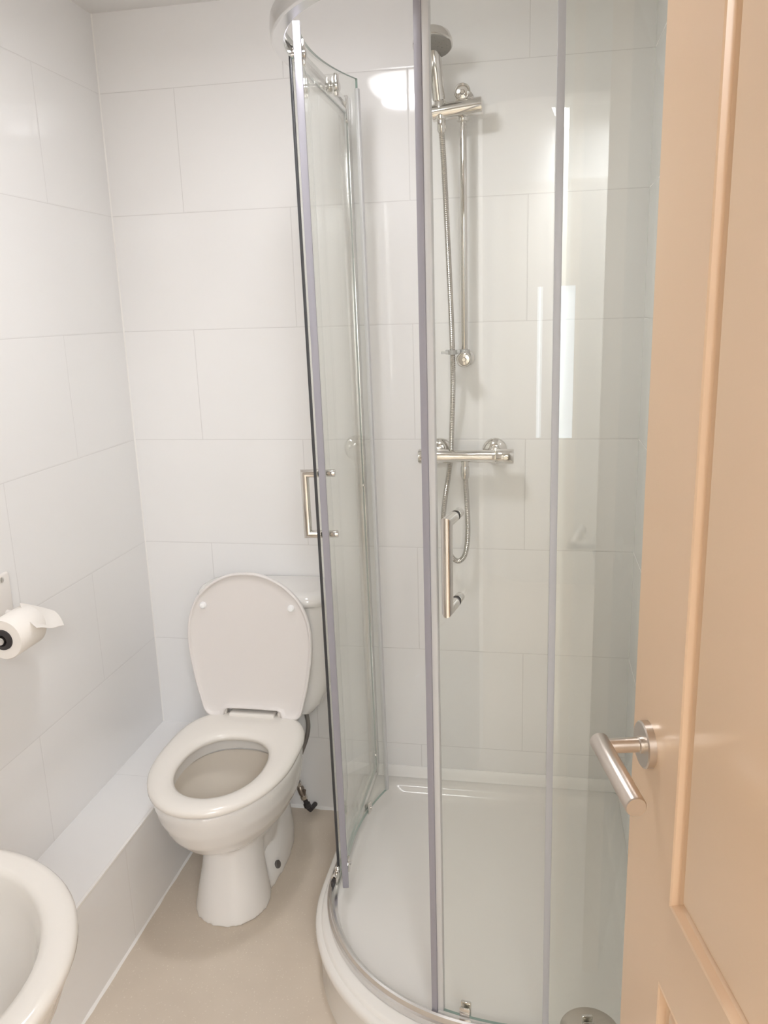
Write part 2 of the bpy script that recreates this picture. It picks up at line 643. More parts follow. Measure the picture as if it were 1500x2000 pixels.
# upstand / sealant along walls
bm = NB()
up = [(0.0, 0.0), (-0.0, 0.030), (-0.004, 0.031), (-0.009, 0.024), (-0.012, 0.008), (-0.016, 0.0)]
path = [((TXL+0.012, 0.0), (0, 1)), ((RW-0.014, 0.0), (0, 1)), ((RW, -0.014), (1, 0)), ((RW, TCY-TR+0.01), (1, 0))]
path = [((TXL+0.012, -0.0005), (0, 1)), ((RW-0.0005, -0.0005), (1, 1)), ((RW-0.0005, TCY-TR+0.01), (1, 0))]
sweep(bm, path, [(o_, TZ-0.004+z_) for o_, z_ in up])
obj('upstand', bm, 'silicone', tray)
bm = NB(); lathe(bm, (1.241, -0.812, TZ-0.028), (0, 0, 1), [(0, 0.058), (0.003, 0.058), (0.006, 0.055), (0.010, 0.040), (0.0125, 0.020), (0.013, 0)], 40)
obj('drain_cover', bm, 'satin', tray)

# ------------------------------------------------------------------ shower enclosure
GX, GCX, GCY = 0.665, 1.06, -0.485     # fixed glass line on the left, arc centre
GR = GCX-GX
GYF = GCY-GR
ZB, ZT = TZ+0.001, 1.978


def rail_path(n=48):
    P = [((GX, -0.004), (-1, 0))]
    for i in range(1, 6):
        P.append(((GX, -0.004+(GCY+0.004)*i/6), (-1, 0)))
    for i in range(n+1):
        a = PI+PI/2*i/n
        P.append(((GCX+GR*math.cos(a), GCY+GR*math.sin(a)), (math.cos(a), math.sin(a))))
    P.append(((RW-0.004, GYF), (0, -1)))
    return P


enc = thing('shower_enclosure', 'curved glass corner shower enclosure with two sliding doors in a chrome frame', 'shower enclosure', (1.05, -0.45, ZB))
bm = NB()
sweep(bm, rail_path(), [(-0.011, ZB), (0.012, ZB), (0.012, ZB+0.014), (0.008, ZB+0.017), (0.006, ZB+0.027), (0.002, ZB+0.029), (-0.003, ZB+0.028), (-0.005, ZB+0.016), (-0.011, ZB+0.013)])
obj('bottom_rail', bm, 'alu', enc, angle=30)
bm = NB()
sweep(bm, rail_path(), [(-0.010, ZT-0.034), (-0.008, ZT-0.036), (0.011, ZT-0.036), (0.014, ZT-0.033), (0.015, ZT-0.018), (0.014, ZT-0.003), (0.011, ZT), (-0.008, ZT), (-0.010, ZT-0.002), (-0.010, ZT-0.012), (-0.004, ZT-0.014), (-0.004, ZT-0.024), (-0.010, ZT-0.026)])
obj('top_rail', bm, 'alu', enc, angle=30)
# wall profiles
bm = NB()
box(bm, GX-0.013, GX+0.013, -0.026, -0.001, ZB+0.0, ZT+0.006, 0.002)
box(bm, GX-0.008, GX+0.009, -0.042, -0.026, ZB+0.02, ZT-0.036, 0.0015)
wp = obj('wall_profile', bm, 'alu', enc, angle=30)
for z in (0.215, 1.02, 1.925):
    bm = NB(); lathe(bm, (GX+0.009, -0.034, z), (1, 0, 0), [(0, 0.0055), (0.003, 0.0055), (0.0045, 0.003), (0.005, 0)], 14)
    obj('screw', bm, 'chrome', wp)
bm = NB()
box(bm, RW-0.026, RW-0.001, GYF-0.013, GYF+0.013, ZB, ZT+0.006, 0.002)
box(bm, RW-0.042, RW-0.026, GYF-0.008, GYF+0.008, ZB+0.02, ZT-0.036, 0.0015)
obj('wall_profile', bm, 'alu', enc, angle=30)


def pane_mesh(path, half, z0, z1):
    bm = NB()
    prof = [(-half, z0), (half, z0), (half, z1), (-half, z1)]
    rings = []
    for (px, py), (nx, ny) in path:
        rings.append([(px+nx*o, py+ny*o, z) for o, z in prof])
    R = loft(bm, rings)
    for f in bm.faces:
        f.material_index = 0
    bm.faces.ensure_lookup_table()
    k = len(path)-1
    for i, f in enumerate(bm.faces):
        if i < 4*k:
            if i % 4 in (0, 2):
                f.material_index = 1
        else:
            f.material_index = 1
    return bm


# chrome door stop on the bottom rail
bm = NB()
box(bm, GX-0.002, GX+0.012, GCY-0.050, GCY-0.022, ZB+0.024, ZB+0.044, 0.003)
cyl(bm, (GX+0.004, GCY-0.030, ZB+0.05), (GX+0.013, GCY-0.030, ZB+0.05), 0.007, 16, 0.001)
obj('door_stop', bm, 'chrome', enc)
bm = NB()
box(bm, GX+0.001, GX+0.010, GCY-0.066, GCY-0.052, ZB+0.027, ZB+0.042, 0.002)
obj('stop_buffer', bm, 'dark', enc)['label'] = 'black rubber stop buffer'

# fixed panes
obj('glass_panel', pane_mesh([((GX+0.008, -0.03), (-1, 0)), ((GX+0.008, -0.25), (-1, 0)), ((GX+0.008, GCY-0.013), (-1, 0))], 0.003, ZB+0.029, ZT-0.036), ['glass', 'glass_edge'], enc, angle=20)
FX = 1.158
obj('glass_panel', pane_mesh([((FX, GYF), (0, -1)), ((1.25, GYF), (0, -1)), ((RW-0.03, GYF), (0, -1))], 0.003, ZB+0.029, ZT-0.036), ['glass', 'glass_edge'], enc, angle=20)
bm = NB(); box(bm, GX+0.0055, GX+0.011, GCY-0.018, GCY-0.012, ZB+0.029, ZT-0.036, 0.001)
obj('edge_seal', bm, 'black_seal', enc, angle=30)['label'] = 'dark rubber edge seal'
bm = NB()
box(bm, FX-0.009, FX+0.002, GYF-0.004, GYF+0.004, ZB+0.029, ZT-0.036, 0.001)
obj('edge_seal', bm, 'seal_mid', enc, angle=30)


def door_path(A, B, sag, n=24):
    """arc from leading edge A to trailing edge B bulging outward (to the left of A->B) by sag"""
    A, B = Vector(A), Vector(B)
    ch = B-A
    L = ch.length
    R = (L*L/4+sag*sag)/(2*sag)
    u = ch/L
    nrm = Vector((-u.y, u.x))
    if nrm.dot((A+B)/2-Vector((GCX, GCY))) < 0:
        nrm = -nrm
    c = (A+B)/2-nrm*(R-sag)
    half = math.asin(L/2/R)
    P = []
    for i in range(n+1):
        a = -half+2*half*i/n
        q = c+(nrm*math.cos(a)+u*math.sin(a))*R
        nn = (q-c).normalized()
        P.append(((q.x, q.y), (nn.x, nn.y)))
    return P


DZ0, DZ1 = 0.170, 1.990


def sliding_door(A, B, sag, label, seal_mats, handle_t, hz0, hz1, off):
    P = door_path(A, B, sag)
    d = obj('sliding_door', pane_mesh(P, 0.003, DZ0, DZ1), ['glass', 'glass_edge'], enc, angle=20)
    d['label'] = label

    def at(t):
        k = t*(len(P)-1)
        i = min(int(k), len(P)-2)
        w = k-i
        q = Vector(P[i][0]).lerp(Vector(P[i+1][0]), w)
        nn = Vector(P[i][1]).lerp(Vector(P[i+1][1]), w).normalized()
        tt = (Vector(P[i+1][0])-Vector(P[i][0])).normalized()
        return q, nn, tt
    # leading magnetic strip
    q, nn, tt = at(0)
    b = NB(); box(b, -0.015, -0.003, -0.007, 0.007, DZ0-0.004, DZ1, 0.0015)
    mt = Matrix(((tt.x, nn.x, 0, q.x), (tt.y, nn.y, 0, q.y), (0, 0, 1, 0), (0, 0, 0, 1)))
    bm = NB(); merge(bm, b, mt)
    obj('magnetic_strip', bm, seal_mats[0], d, angle=30)['label'] = 'grey magnetic closing strip'
    b = NB(); box(b, -0.003, 0.008, -0.0050, 0.0050, DZ0, DZ1-0.002, 0.001)
    bm = NB(); merge(bm, b, mt)
    obj('edge_profile', bm, 'seal_light', d, angle=30)['label'] = 'pale edge profile beside the strip'
    # trailing seal
    q, nn, tt = at(1)
    b = NB(); box(b, -0.003, 0.007, -0.0045, 0.0045, DZ0-0.002, DZ1-0.02, 0.001)
    mt = Matrix(((tt.x, nn.x, 0, q.x), (tt.y, nn.y, 0, q.y), (0, 0, 1, 0), (0, 0, 0, 1)))
    bm = NB(); merge(bm, b, mt)
    obj('trailing_seal', bm, seal_mats[1], d, angle=30)
    # rollers at the top and guide clips at the bottom
    for t_ in (0.13, 0.74):
        q, nn, tt = at(t_)
        bm = NB()
        q3 = Vector((q.x, q.y, 1.952))
        n3 = Vector((nn.x, nn.y, 0))
        cyl(bm, q3-n3*0.012, q3-n3*0.003, 0.011, 20, 0.002)
        cyl(bm, q3+n3*0.003, q3+n3*0.016, 0.013, 20, 0.002)
        b = NB(); box(b, -0.008, 0.008, -0.010, -0.003, -0.024, 0.022, 0.002)
        mt = Matrix(((tt.x, nn.x, 0, q.x), (tt.y, nn.y, 0, q.y), (0, 0, 1, 1.956), (0, 0, 0, 1)))
        merge(bm, b, mt)
        obj('roller', bm, 'chrome', d)
    for t_ in (0.13, 0.72):
        q, nn, tt = at(t_)
        b = NB()
        box(b, -0.010, 0.010, -0.009, -0.003, -0.012, 0.020, 0.002)
        box(b, -0.010, 0.010, 0.003, 0.006, -0.006, 0.014, 0.001)
        mt = Matrix(((tt.x, nn.x, 0, q.x), (tt.y, nn.y, 0, q.y), (0, 0, 1, DZ0+0.008), (0, 0, 0, 1)))
        bm = NB(); merge(bm, b, mt)
        q3 = Vector((q.x, q.y, DZ0+0.012))
        n3 = Vector((nn.x, nn.y, 0))
        cyl(bm, q3-n3*0.0115, q3-n3*0.009, 0.004, 12)
        obj('guide_clip', bm, 'chrome', d)
    # handle
    q, nn, tt = at(handle_t)
    n3 = Vector((nn.x, nn.y, 0))
    a = Vector((q.x, q.y, hz0))
    b_ = Vector((q.x, q.y, hz1))
    r = 0.0092
    bm = NB()
    # mitred square-ish D handle: three tubes with mitre joints
    x_, y_, _ = n3, Vector((tt.x, tt.y, 0)), 0
    seg = 24
    def ring(c, ax1, ax2, k1=1.0, shear=None):
        out = []
        for i in range(seg):
            an = 2*PI*i/seg
            v = ax1*math.cos(an)*r+ax2*math.sin(an)*r
            p_ = c+v
            if shear is not None:
                p_ += shear*(v.dot(ax1))
            out.append(p_)
        return out
    Z = Vector((0, 0, 1))
    T3 = Vector((tt.x, tt.y, 0))
    rings = [ring(a+n3*0.012, Z, T3), ring(a+n3*off, Z, T3, shear=n3*(-1)),
             ring(b_+n3*off, -Z, T3, shear=n3*(-1)), ring(b_+n3*0.012, -Z, T3)]
    # build each straight piece separately so the mitre stays crisp
    R0 = [[bm.verts.new(p_) for p_ in rg_] for rg_ in (rings[0], rings[1])]
    for i in range(seg):
        bm.faces.new((R0[0][i], R0[0][(i+1) % seg], R0[1][(i+1) % seg], R0[1][i]))
    mid_top = [bm.verts.new(p_) for p_ in rings[2]]
    end_top = [bm.verts.new(p_) for p_ in rings[3]]
    for i in range(seg):
        # ring 1 runs +Z first, ring 2 runs -Z first: on the upright both lie on the same outer line
        j = (i+1) % seg
        bm.faces.new((R0[1][i], R0[1][j], mid_top[j], mid_top[i]))
        bm.faces.new((mid_top[i], mid_top[j], end_top[j], end_top[i]))
    h = obj('door_handle', bm, 'chrome', d, angle=35)
    for c in (a, b_):
        bm = NB(); cyl(bm, c+n3*0.0095, c+n3*0.0125, 0.0088, 24); cyl(bm, c+n3*0.003, c+n3*0.005, 0.0088, 24)
        w = obj('washer', bm, 'dark', d)
        w['label'] = 'black washer'
        bm = NB(); cyl(bm, c+n3*0.005, c+n3*0.0095, 0.008, 24); cyl(bm, c-n3*0.003, c-n3*0.022, 0.0080, 24, 0.001)
        obj('handle_fixing', bm, 'chrome', d)
    return d


sliding_door((0.697, -0.530), (0.7235, -0.135), 0.030, 'left sliding glass door pushed fully open', ('seal', 'seal_light'), 0.18, 1.001, 1.137, 0.045)
sliding_door((0.957, -0.853), (1.335, -0.832), 0.030, 'right sliding glass door standing half open', ('seal', 'seal_light'), 0.105, 1.003, 1.149, 0.050)

# the frame leans slightly out of plumb towards the toilet, as fitted


def lean(o):
    for ch in list(o.children):
        if ch.type == 'MESH':
            for v in ch.data.vertices:
                w = pmat(ch) @ v.co
                k = min(1.0, max(0.0, (0.93-w.x)/0.20))
                k = k*k*(3-2*k)
                k2 = min(1.0, max(0.0, (w.x-1.05)/0.10)) if w.y < GYF+0.006 else 0.0
                v.co.x -= (0.017*k+0.006*k2)*(w.z-0.15)/1.83
        lean(ch)


lean(enc)

# ------------------------------------------------------------------ riser rail
RX, RYY = 0.943, -0.055
rr = thing('riser_rail', 'slim chrome shower riser rail on the tiled back wall with sliding holder', 'shower rail', (RX, -0.02, 1.345))
bm = NB(); cyl(bm, (RX, RYY, 1.352), (RX, RYY, 1.958), 0.0088, 24, 0.001)
obj('rail', bm, 'chrome', rr)
for z in (1.960, 1.350):
    bm = NB()
    cyl(bm, (RX, -0.001, z), (RX, RYY-0.012, z), 0.0135, 28, 0.002)
    lathe(bm, (RX, RYY-0.010, z), (0, -1, 0), [(0, 0.012), (0.001, 0.0175), (0.011, 0.0190), (0.013, 0.0175), (0.011, 0.0145), (0.006, 0.013), (0.007, 0.006), (0.011, 0.004), (0.011, 0)], 32)
    lathe(bm, (RX, -0.001, z), (0, -1, 0), [(0, 0.021), (0.004, 0.021), (0.008, 0.015)], 32)
    obj('wall_bracket', bm, 'chrome', rr)
HZ = 1.922
bm = NB()
lathe(bm, (0.872, RYY-0.018, HZ-0.004), (0.118, 0, 0.011), [(0, 0.0165), (0.002, 0.019), (0.116, 0.019), (0.118, 0.0165)], 32)
cyl(bm, (RX, RYY, HZ-0.022), (RX, RYY, HZ+0.024), 0.0145, 24, 0.002)
sl = obj('slider', bm, 'chrome', rr)
bm = NB(); cyl(bm, (0.892, RYY-0.022, HZ-0.020), (0.8905, RYY-0.020, HZ+0.021), 0.0145, 24, 0.002)
obj('holder_cup', bm, 'chrome', rr)
bm = NB()
lathe(bm, (RX, RYY, 1.362), (0, 0, 1), [(0, 0.0125), (0.012, 0.0125)], 20)
box(bm, 0.895, RX-0.008, RYY-0.006, RYY+0.000, 1.363, 1.374, 0.002)
lathe(bm, (0.914, -0.070, 1.363), (0, 0, 1), [(0, 0.0115), (0.011, 0.0115)], 20)
box(bm, 0.886, 0.905, -0.075, -0.066, 1.365, 1.371, 0.001)
obj('hose_clip', bm, 'clear_plastic', rr)

# ------------------------------------------------------------------ hand shower
hs = thing('hand_shower', 'chrome hand shower with a round grey face in the rail holder', 'shower head', (0.893, -0.09, 1.91))
bm = NB()
a = Vector((0.889, RYY-0.020, 1.938))
b_ = Vector((0.880, -0.098, 2.046))
ax = (b_-a).normalized()
lathe(bm, a, b_-a, [(0, 0.008), (0.001, 0.0115), (0.006, 0.012), (0.008, 0.0150), (0.04, 0.0160), (0.10, 0.0165), (0.118, 0.014)], 28)
obj('handle', bm, 'chrome', hs)
bm = NB()
hc = Vector((0.881, -0.118, 2.056))
nrm = Vector((0.04, -0.33, -0.94)).normalized()
lathe(bm, hc, nrm, [(-0.026, 0), (-0.025, 0.016), (-0.021, 0.031), (-0.012, 0.041), (0.0, 0.045), (0.008, 0.045), (0.010, 0.042)], 48)
obj('head', bm, 'chrome', hs)
bm = NB()
lathe(bm, hc, nrm, [(0.006, 0.0425), (0.0115, 0.0415), (0.0125, 0.039), (0.0115, 0.030), (0.0115, 0)], 48)
x_, y_, d_ = frame_from(nrm)
for rad, k in ((0.012, 8), (0.021, 14), (0.032, 20)):
    for i in range(k):
        c = hc+nrm*0.011+(x_*math.cos(2*PI*i/k)+y_*math.sin(2*PI*i/k))*rad
        lathe(bm, c, nrm, [(0, 0.0014), (0.002, 0.001)], 6)
obj('spray_face', bm, 'spray', hs)['label'] = 'dull grey spray face'

# ------------------------------------------------------------------ shower valve
vz, vy = 1.104, -0.062
va = thing('shower_valve', 'chrome thermostatic bar shower valve fixed low on the back wall', 'shower valve', (0.945, 0, vz))
bm = NB()
lathe(bm, (0.862, vy, vz), (1, 0, 0), [(0, 0.0185), (0.03, 0.0185), (0.055, 0.0155), (0.10, 0.0155), (0.115, 0.0165), (0.150, 0.0165), (0.158, 0.0175)], 36)
for x in (0.872, 1.016):
    cyl(bm, (x, -0.001, vz+0.006), (x, vy, vz+0.003), 0.0125, 24)
    lathe(bm, (x, -0.022, vz+0.006), (0, -1, 0), [(0, 0.015), (0.003, 0.0165), (0.018, 0.0165), (0.02, 0.015)], 6)
cyl(bm, (0.943, vy, vz-0.012), (0.943, vy, vz-0.026), 0.0095, 20)
obj('valve_body', bm, 'chrome', va)
for x in (0.872, 1.016):
    bm = NB(); lathe(bm, (x, -0.001, vz+0.006), (0, -1, 0), [(0, 0.033), (0.002, 0.033), (0.006, 0.030), (0.012, 0.021), (0.015, 0.016)], 40)
    obj('wall_flange', bm, 'chrome', va)
bm = NB(); lathe(bm, (0.860, vy, vz), (-1, 0, 0), [(0, 0.0190), (0.002, 0.0195), (0.034, 0.0195), (0.037, 0.018), (0.037, 0)], 36)
obj('flow_knob', bm, 'chrome', va)
bm = NB(); lathe(bm, (1.022, vy, vz), (1, 0, 0), [(0, 0.0190), (0.001, 0.0195), (0.042, 0.0195), (0.045, 0.018), (0.045, 0)], 36); lathe(bm, (1.049, vy-0.0175, vz+0.002), (0, -1, 0), [(0, 0.0035), (0.0035, 0.003)], 12)
obj('temperature_knob', bm, 'chrome', va)

# ------------------------------------------------------------------ shower hose
hose = thing('shower_hose', 'ribbed metal shower hose looping below the bar valve', 'hose', (0.943, -0.06, 1.0))
P = [(0.893, -0.080, 1.905), (0.895, -0.082, 1.87), (0.898, -0.083, 1.828), (0.903, -0.08, 1.715), (0.907, -0.075, 1.598), (0.911, -0.07, 1.478), (0.914, -0.07, 1.37),
     (0.913, -0.058, 1.276), (0.907, -0.033, 1.18), (0.902, -0.020, 1.10), (0.895, -0.024, 1.04), (0.887, -0.035, 0.985), (0.882, -0.04, 0.922), (0.889, -0.045, 0.862), (0.906, -0.05, 0.829), (0.925, -0.055, 0.820),
     (0.942, -0.058, 0.843), (0.949, -0.06, 0.901), (0.947, -0.062, 0.984), (0.943, -0.062, 1.055)]
bm = NB(); tube(bm, catmull(P, 14), 0.0072, 12, rib=0.0009, pitch=0.0046)
obj('hose_pipe', bm, 'hose_metal', hose, angle=30)
bm = NB(); lathe(bm, (0.943, -0.062, 1.044), (0, 0, 1), [(0, 0.0078), (0.004, 0.010), (0.016, 0.0115), (0.030, 0.0115), (0.034, 0.0105)], 20)
obj('hose_nut', bm, 'chrome', hose)
bm = NB(); lathe(bm, (0.8945, -0.081, 1.874), (0, 0, 1), [(0, 0.0078), (0.004, 0.010), (0.026, 0.0105), (0.03, 0.009)], 20)
obj('hose_nut', bm, 'chrome', hose)

# ------------------------------------------------------------------ toilet
TX = 0.374
toilet = thing('toilet', 'white close-coupled toilet with its seat down and lid up', 'toilet', (TX, -0.30, 0))


def egg(cx, yb, yf, hw, z, n=64, wy=0.45, pb=2.3, pf=2.0, xo=0.0):
    """egg outline; yb back (towards wall), yf front, widest at fraction wy from the back"""
    yc = yb+(yf-yb)*wy
    P = []
    for i in range(n):
        a = 2*PI*i/n
        c, s = math.cos(a), math.sin(a)
        if s >= 0:
            p_, b = pb, yb-yc
        else:
            p_, b = pf, yc-yf
        x = cx+hw*math.copysign(abs(c)**(2/p_), c)
        y = yc+abs(b)*math.copysign(abs(s)**(2/p_), s)
        P.append((x+xo, y, z))
    return P


def solid(bm_, name='tmp'):
    bmesh.ops.recalc_face_normals(bm_, faces=bm_.faces)
    me = bpy.data.meshes.new(name)
    bm_.to_mesh(me)
    bm_.free()
    o = bpy.data.objects.new(name, me)
    C.objects.link(o)
    return o


# pan: outer bowl + stem + foot + rear block, fused into one smooth ceramic body
bm = NB()
loft(bm, [egg(TX, *q) for q in (
    (-0.12, -0.480, 0.068, 0.10), (-0.12, -0.470, 0.072, 0.150), (-0.13, -0.485, 0.085, 0.185), (-0.13, -0.530, 0.112, 0.215), (-0.13, -0.585, 0.138, 0.250), (-0.14, -0.622, 0.156, 0.290),
    (-0.16, -0.645, 0.168, 0.335), (-0.17, -0.655, 0.173, 0.375), (-0.17, -0.655, 0.173, 0.392))])
o1 = solid(bm)
bm = NB()
loft(bm, [egg(TX-0.006, *q, wy=0.45, pf=2.15) for q in (
    (-0.34, -0.525, 0.096, 0.0), (-0.34, -0.521, 0.095, 0.012), (-0.34, -0.506, 0.087, 0.06), (-0.33, -0.491, 0.078, 0.11), (-0.32, -0.481, 0.073, 0.16), (-0.31, -0.478, 0.074, 0.20))])
o2 = solid(bm)
bm = NB()
loft(bm, [egg(TX, *q, wy=0.45, pb=3, pf=2.0) for q in (
    (-0.10, -0.500, 0.089, 0.0), (-0.10, -0.490, 0.089, 0.010), (-0.105, -0.40, 0.086, 0.045), (-0.11, -0.34, 0.078, 0.10), (-0.11, -0.33, 0.066, 0.16), (-0.10, -0.33, 0.06, 0.22))])
o3 = solid(bm)
bm = NB()
loft(bm, [egg(TX, *q, wy=0.5, pb=5, pf=3) for q in (
    (-0.06, -0.28, 0.050, 0.17), (-0.03, -0.30, 0.070, 0.27), (-0.015, -0.30, 0.085, 0.33), (-0.012, -0.31, 0.098, 0.36), (-0.012, -0.31, 0.103, 0.392))])
o4 = solid(bm)
bm = NB()
loft(bm, [egg(TX, *q) for q in (
    (-0.275, -0.605, 0.122, 0.42), (-0.275, -0.605, 0.122, 0.352), (-0.268, -0.617, 0.134, 0.347), (-0.268, -0.612, 0.132, 0.325), (-0.28, -0.575, 0.115, 0.27),
    (-0.30, -0.52, 0.085, 0.225), (-0.31, -0.46, 0.055, 0.195), (-0.31, -0.42, 0.035, 0.15))])
cav = solid(bm)
for k in (o1, cav):
    k.data.materials.append(MT['ceramic'])
    k.data.materials.append(MT['bowl_inner'])
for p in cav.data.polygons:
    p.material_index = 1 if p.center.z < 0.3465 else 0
for k in (o2, o3, o4):
    md = o1.modifiers.new('u', 'BOOLEAN'); md.operation = 'UNION'; md.object = k; md.solver = 'EXACT'
md = o1.modifiers.new('r', 'REMESH'); md.mode = 'VOXEL'; md.voxel_size = 0.0055
md = o1.modifiers.new('s', 'SMOOTH'); md.factor = 0.5; md.iterations = 9
md = o1.modifiers.new('c', 'BOOLEAN'); md.operation = 'DIFFERENCE'; md.object = cav; md.solver = 'EXACT'; md.material_mode = 'INDEX'
dg = bpy.context.evaluated_depsgraph_get()
dg.update()
me = bpy.data.meshes.new_from_object(o1.evaluated_get(dg))
for k in (o1, o2, o3, o4, cav):
    bpy.data.objects.remove(k)
me.name = 'pan'
me.materials.clear()
me.materials.append(MT['ceramic'])
me.materials.append(MT['bowl_inner'])
for p in me.polygons:
    p.use_smooth = True
try:
    me.set_sharp_from_angle(angle=math.radians(50))
except Exception:
    pass
pan = bpy.data.objects.new('pan', me)
C.objects.link(pan)
pan.parent = toilet
pan.matrix_parent_inverse = pmat(toilet).inverted()
bm = NB()
lin = [(-0.270, -0.614, 0.1325, 0.3455), (-0.2705, -0.6105, 0.1305, 0.325), (-0.282, -0.573, 0.1135, 0.27),
       (-0.302, -0.518, 0.0835, 0.225), (-0.312, -0.458, 0.0535, 0.196)]
rings = [egg(TX, *q) for q in lin]+[egg(TX, q[0]-0.003, q[1]+0.003, q[2]-0.003, q[3]+(0.002 if i_ else 0.0)) for i_, q in reversed(list(enumerate(lin)))]
loft(bm, rings[:5], False, True)
loft(bm, rings[5:], True, False)
obj('inner_bowl', bm, 'bowl_inner', pan, angle=60)['label'] = 'cream glazed inside of the bowl'
bm = NB()
loft(bm, [egg(TX, -0.302, -0.505, 0.079, 0.2165), egg(TX, -0.302, -0.505, 0.079, 0.2175)])
obj('water', bm, 'water', pan)
bm = NB(); lathe(bm, (TX+0.0800, -0.318, 0.036), (0.93, -0.15, 0.35), [(-0.006, 0.0105), (0.0035, 0.0105), (0.0045, 0.0095), (0.0045, 0)], 20)
obj('fixing_cap', bm, 'grey_cap', pan)['label'] = 'dark grey fixing hole cap'

# seat ring
bm = NB()
SZ = 0.397
out_ = [(-0.006, SZ), (0.0, SZ+0.004), (0.0, SZ+0.012), (-0.004, SZ+0.018), (-0.014, SZ+0.0215), (-0.028, SZ+0.023)]
rings = []


def seat_out(d, z):
    return egg(TX+0.002, -0.190+d*0.8, -0.664-d, 0.174+d, z, wy=0.47, pb=3.2, pf=2.05)


def seat_in(d, z):
    return egg(TX+0.004, -0.318-d, -0.597+d, 0.106-d, z, wy=0.48, pb=2.35, pf=2.05)


for d, z in out_:
    rings.append(seat_out(d, z))
for d, z in ((-0.022, SZ+0.021), (-0.010, SZ+0.018), (-0.002, SZ+0.012), (0.0, SZ+0.006), (-0.003, SZ)):
    rings.append(seat_in(d, z))
rings.append(rings[0])
loft(bm, rings, False, False)
bmesh.ops.remove_doubles(bm, verts=bm.verts, dist=1e-6)
obj('seat', bm, 'seat', toilet, angle=60)
# raised tongue at the back of the seat between the hinge lugs
bm = NB()
box(bm, TX+0.002-0.064, TX+0.002+0.064, -0.232, -0.196, SZ+0.008, SZ+0.031, 0.005, 3)
obj('hinge_bar', bm, 'seat', toilet)
# hinges
for sx in (-1, 1):
    bm = NB()
    cyl(bm, (TX+sx*0.072, -0.208, SZ+0.026), (TX+sx*0.088, -0.208, SZ+0.026), 0.011, 20, 0.002)
    box(bm, TX+sx*0.08-0.008, TX+sx*0.08+0.008, -0.222, -0.196, SZ, SZ+0.024, 0.003)
    obj('hinge', bm, 'seat', toilet)

# lid (upright, underside facing the room)
def lid_outline(d, n=44):
    """closed outline in lid plane: w across, h up"""
    P = []
    top, wid = 0.402-d, 0.173-d
    # right side from bottom tab up over the top to left tab
    key = [(0.082+d, 0.000+d), (0.118-d*0.5, -0.002+d), (0.136-d*0.7, 0.012+d*0.6), (0.147-d, 0.05), (0.159-d, 0.10), (0.170-d, 0.17), (0.173-d, 0.22), (0.167-d, 0.272),
           (0.147-d*0.9, 0.322-d*0.3), (0.121-d*0.8, 0.353-d*0.6), (0.093-d*0.6, 0.375-d*0.75), (0.058-d*0.35, 0.3920-d*0.9), (0.028-d*0.18, 0.400-d), (0.0, top)]
    c = catmull([Vector((a_, b__, 0)) for a_, b__ in key], 6)
    right = [(v.x, v.y) for v in c]
    left = [(-x, y) for x, y in reversed(right[:-1])]
    notch = [(-0.077-d, 0.016+d), (-0.070-d*0, 0.021+d), (-0.03, 0.022+d), (0.03, 0.022+d), (0.070, 0.021+d), (0.077+d, 0.016+d)]
    return right+left+notch


LB = Vector((TX+0.004, -0.226, SZ+0.020))
tilt = math.radians(4.0)
LU = Vector((0, math.sin(tilt), math.cos(tilt)))
LN = Vector((0, -math.cos(tilt), math.sin(tilt)))    # towards the room
LX = Vector((1, 0, 0))


def lp(w, h, k):
    return LB+LX*w+LU*h+LN*k


bm = NB()
rings = []
for d, k in ((0.03, -0.016), (0.012, -0.0155), (0.004, -0.013), (0.0, -0.007), (0.0, -0.001), (0.0015, 0.002), (0.004, 0.003), (0.0065, 0.002), (0.0085, -0.002), (0.012, -0.004), (0.03, -0.005)):
    rings.append([lp(w, h, k) for w, h in lid_outline(d)])
R_ = loft(bm, rings, False, False)
f0 = bm.faces.new(R_[0]); f1 = bm.faces.new(R_[-1])
bmesh.ops.triangulate(bm, faces=[f0, f1])
lid = obj('lid', bm, 'lid', toilet, angle=50)
for sx in (-1, 1):
    bm = NB(); lathe(bm, lp(sx*0.122-0.003, 0.308, -0.006), LN, [(0, 0.0095), (0.006, 0.0090), (0.010, 0.0065), (0.0115, 0.0)], 20)
    obj('buffer', bm, 'buffer', lid)['label'] = 'bright white rubber buffer'

# cistern
bm = NB()


def rrect(cx, hw, y0, y1, z, r, n=8):
    P = []
    for sx, sy, a0 in ((1, 1, 0), (-1, 1, PI/2), (-1, -1, PI), (1, -1, 1.5*PI)):
        for i in range(n+1):
            a = a0+PI/2*i/n
            X = cx+sx*(hw-r)+r*math.cos(a)
            Y = (y1-r if sy > 0 else y0+r)+r*math.sin(a)
            P.append((X, Y, z))
    return P


CXC = TX+0.021
loft(bm, [rrect(CXC, hw, y0, -0.004, z, r) for hw, y0, z, r in (
    (0.120, -0.150, 0.393, 0.02), (0.128, -0.158, 0.398, 0.022), (0.150, -0.163, 0.425, 0.03), (0.166, -0.163, 0.460, 0.04), (0.177, -0.164, 0.510, 0.045), (0.183, -0.165, 0.56, 0.05),
    (0.185, -0.167, 0.64, 0.055), (0.186, -0.168, 0.715, 0.055))])
obj('cistern', bm, 'ceramic', toilet)
bm = NB()
loft(bm, [rrect(CXC, hw, y0, -0.003, z, r) for hw, y0, z, r in (
    (0.184, -0.166, 0.712, 0.06), (0.188, -0.173, 0.714, 0.065), (0.190, -0.178, 0.720, 0.07), (0.190, -0.178, 0.732, 0.07), (0.186, -0.172, 0.742, 0.07), (0.178, -0.164, 0.746, 0.06), (0.150, -0.14, 0.748, 0.03))])
obj('cistern_lid', bm, 'ceramic', toilet)

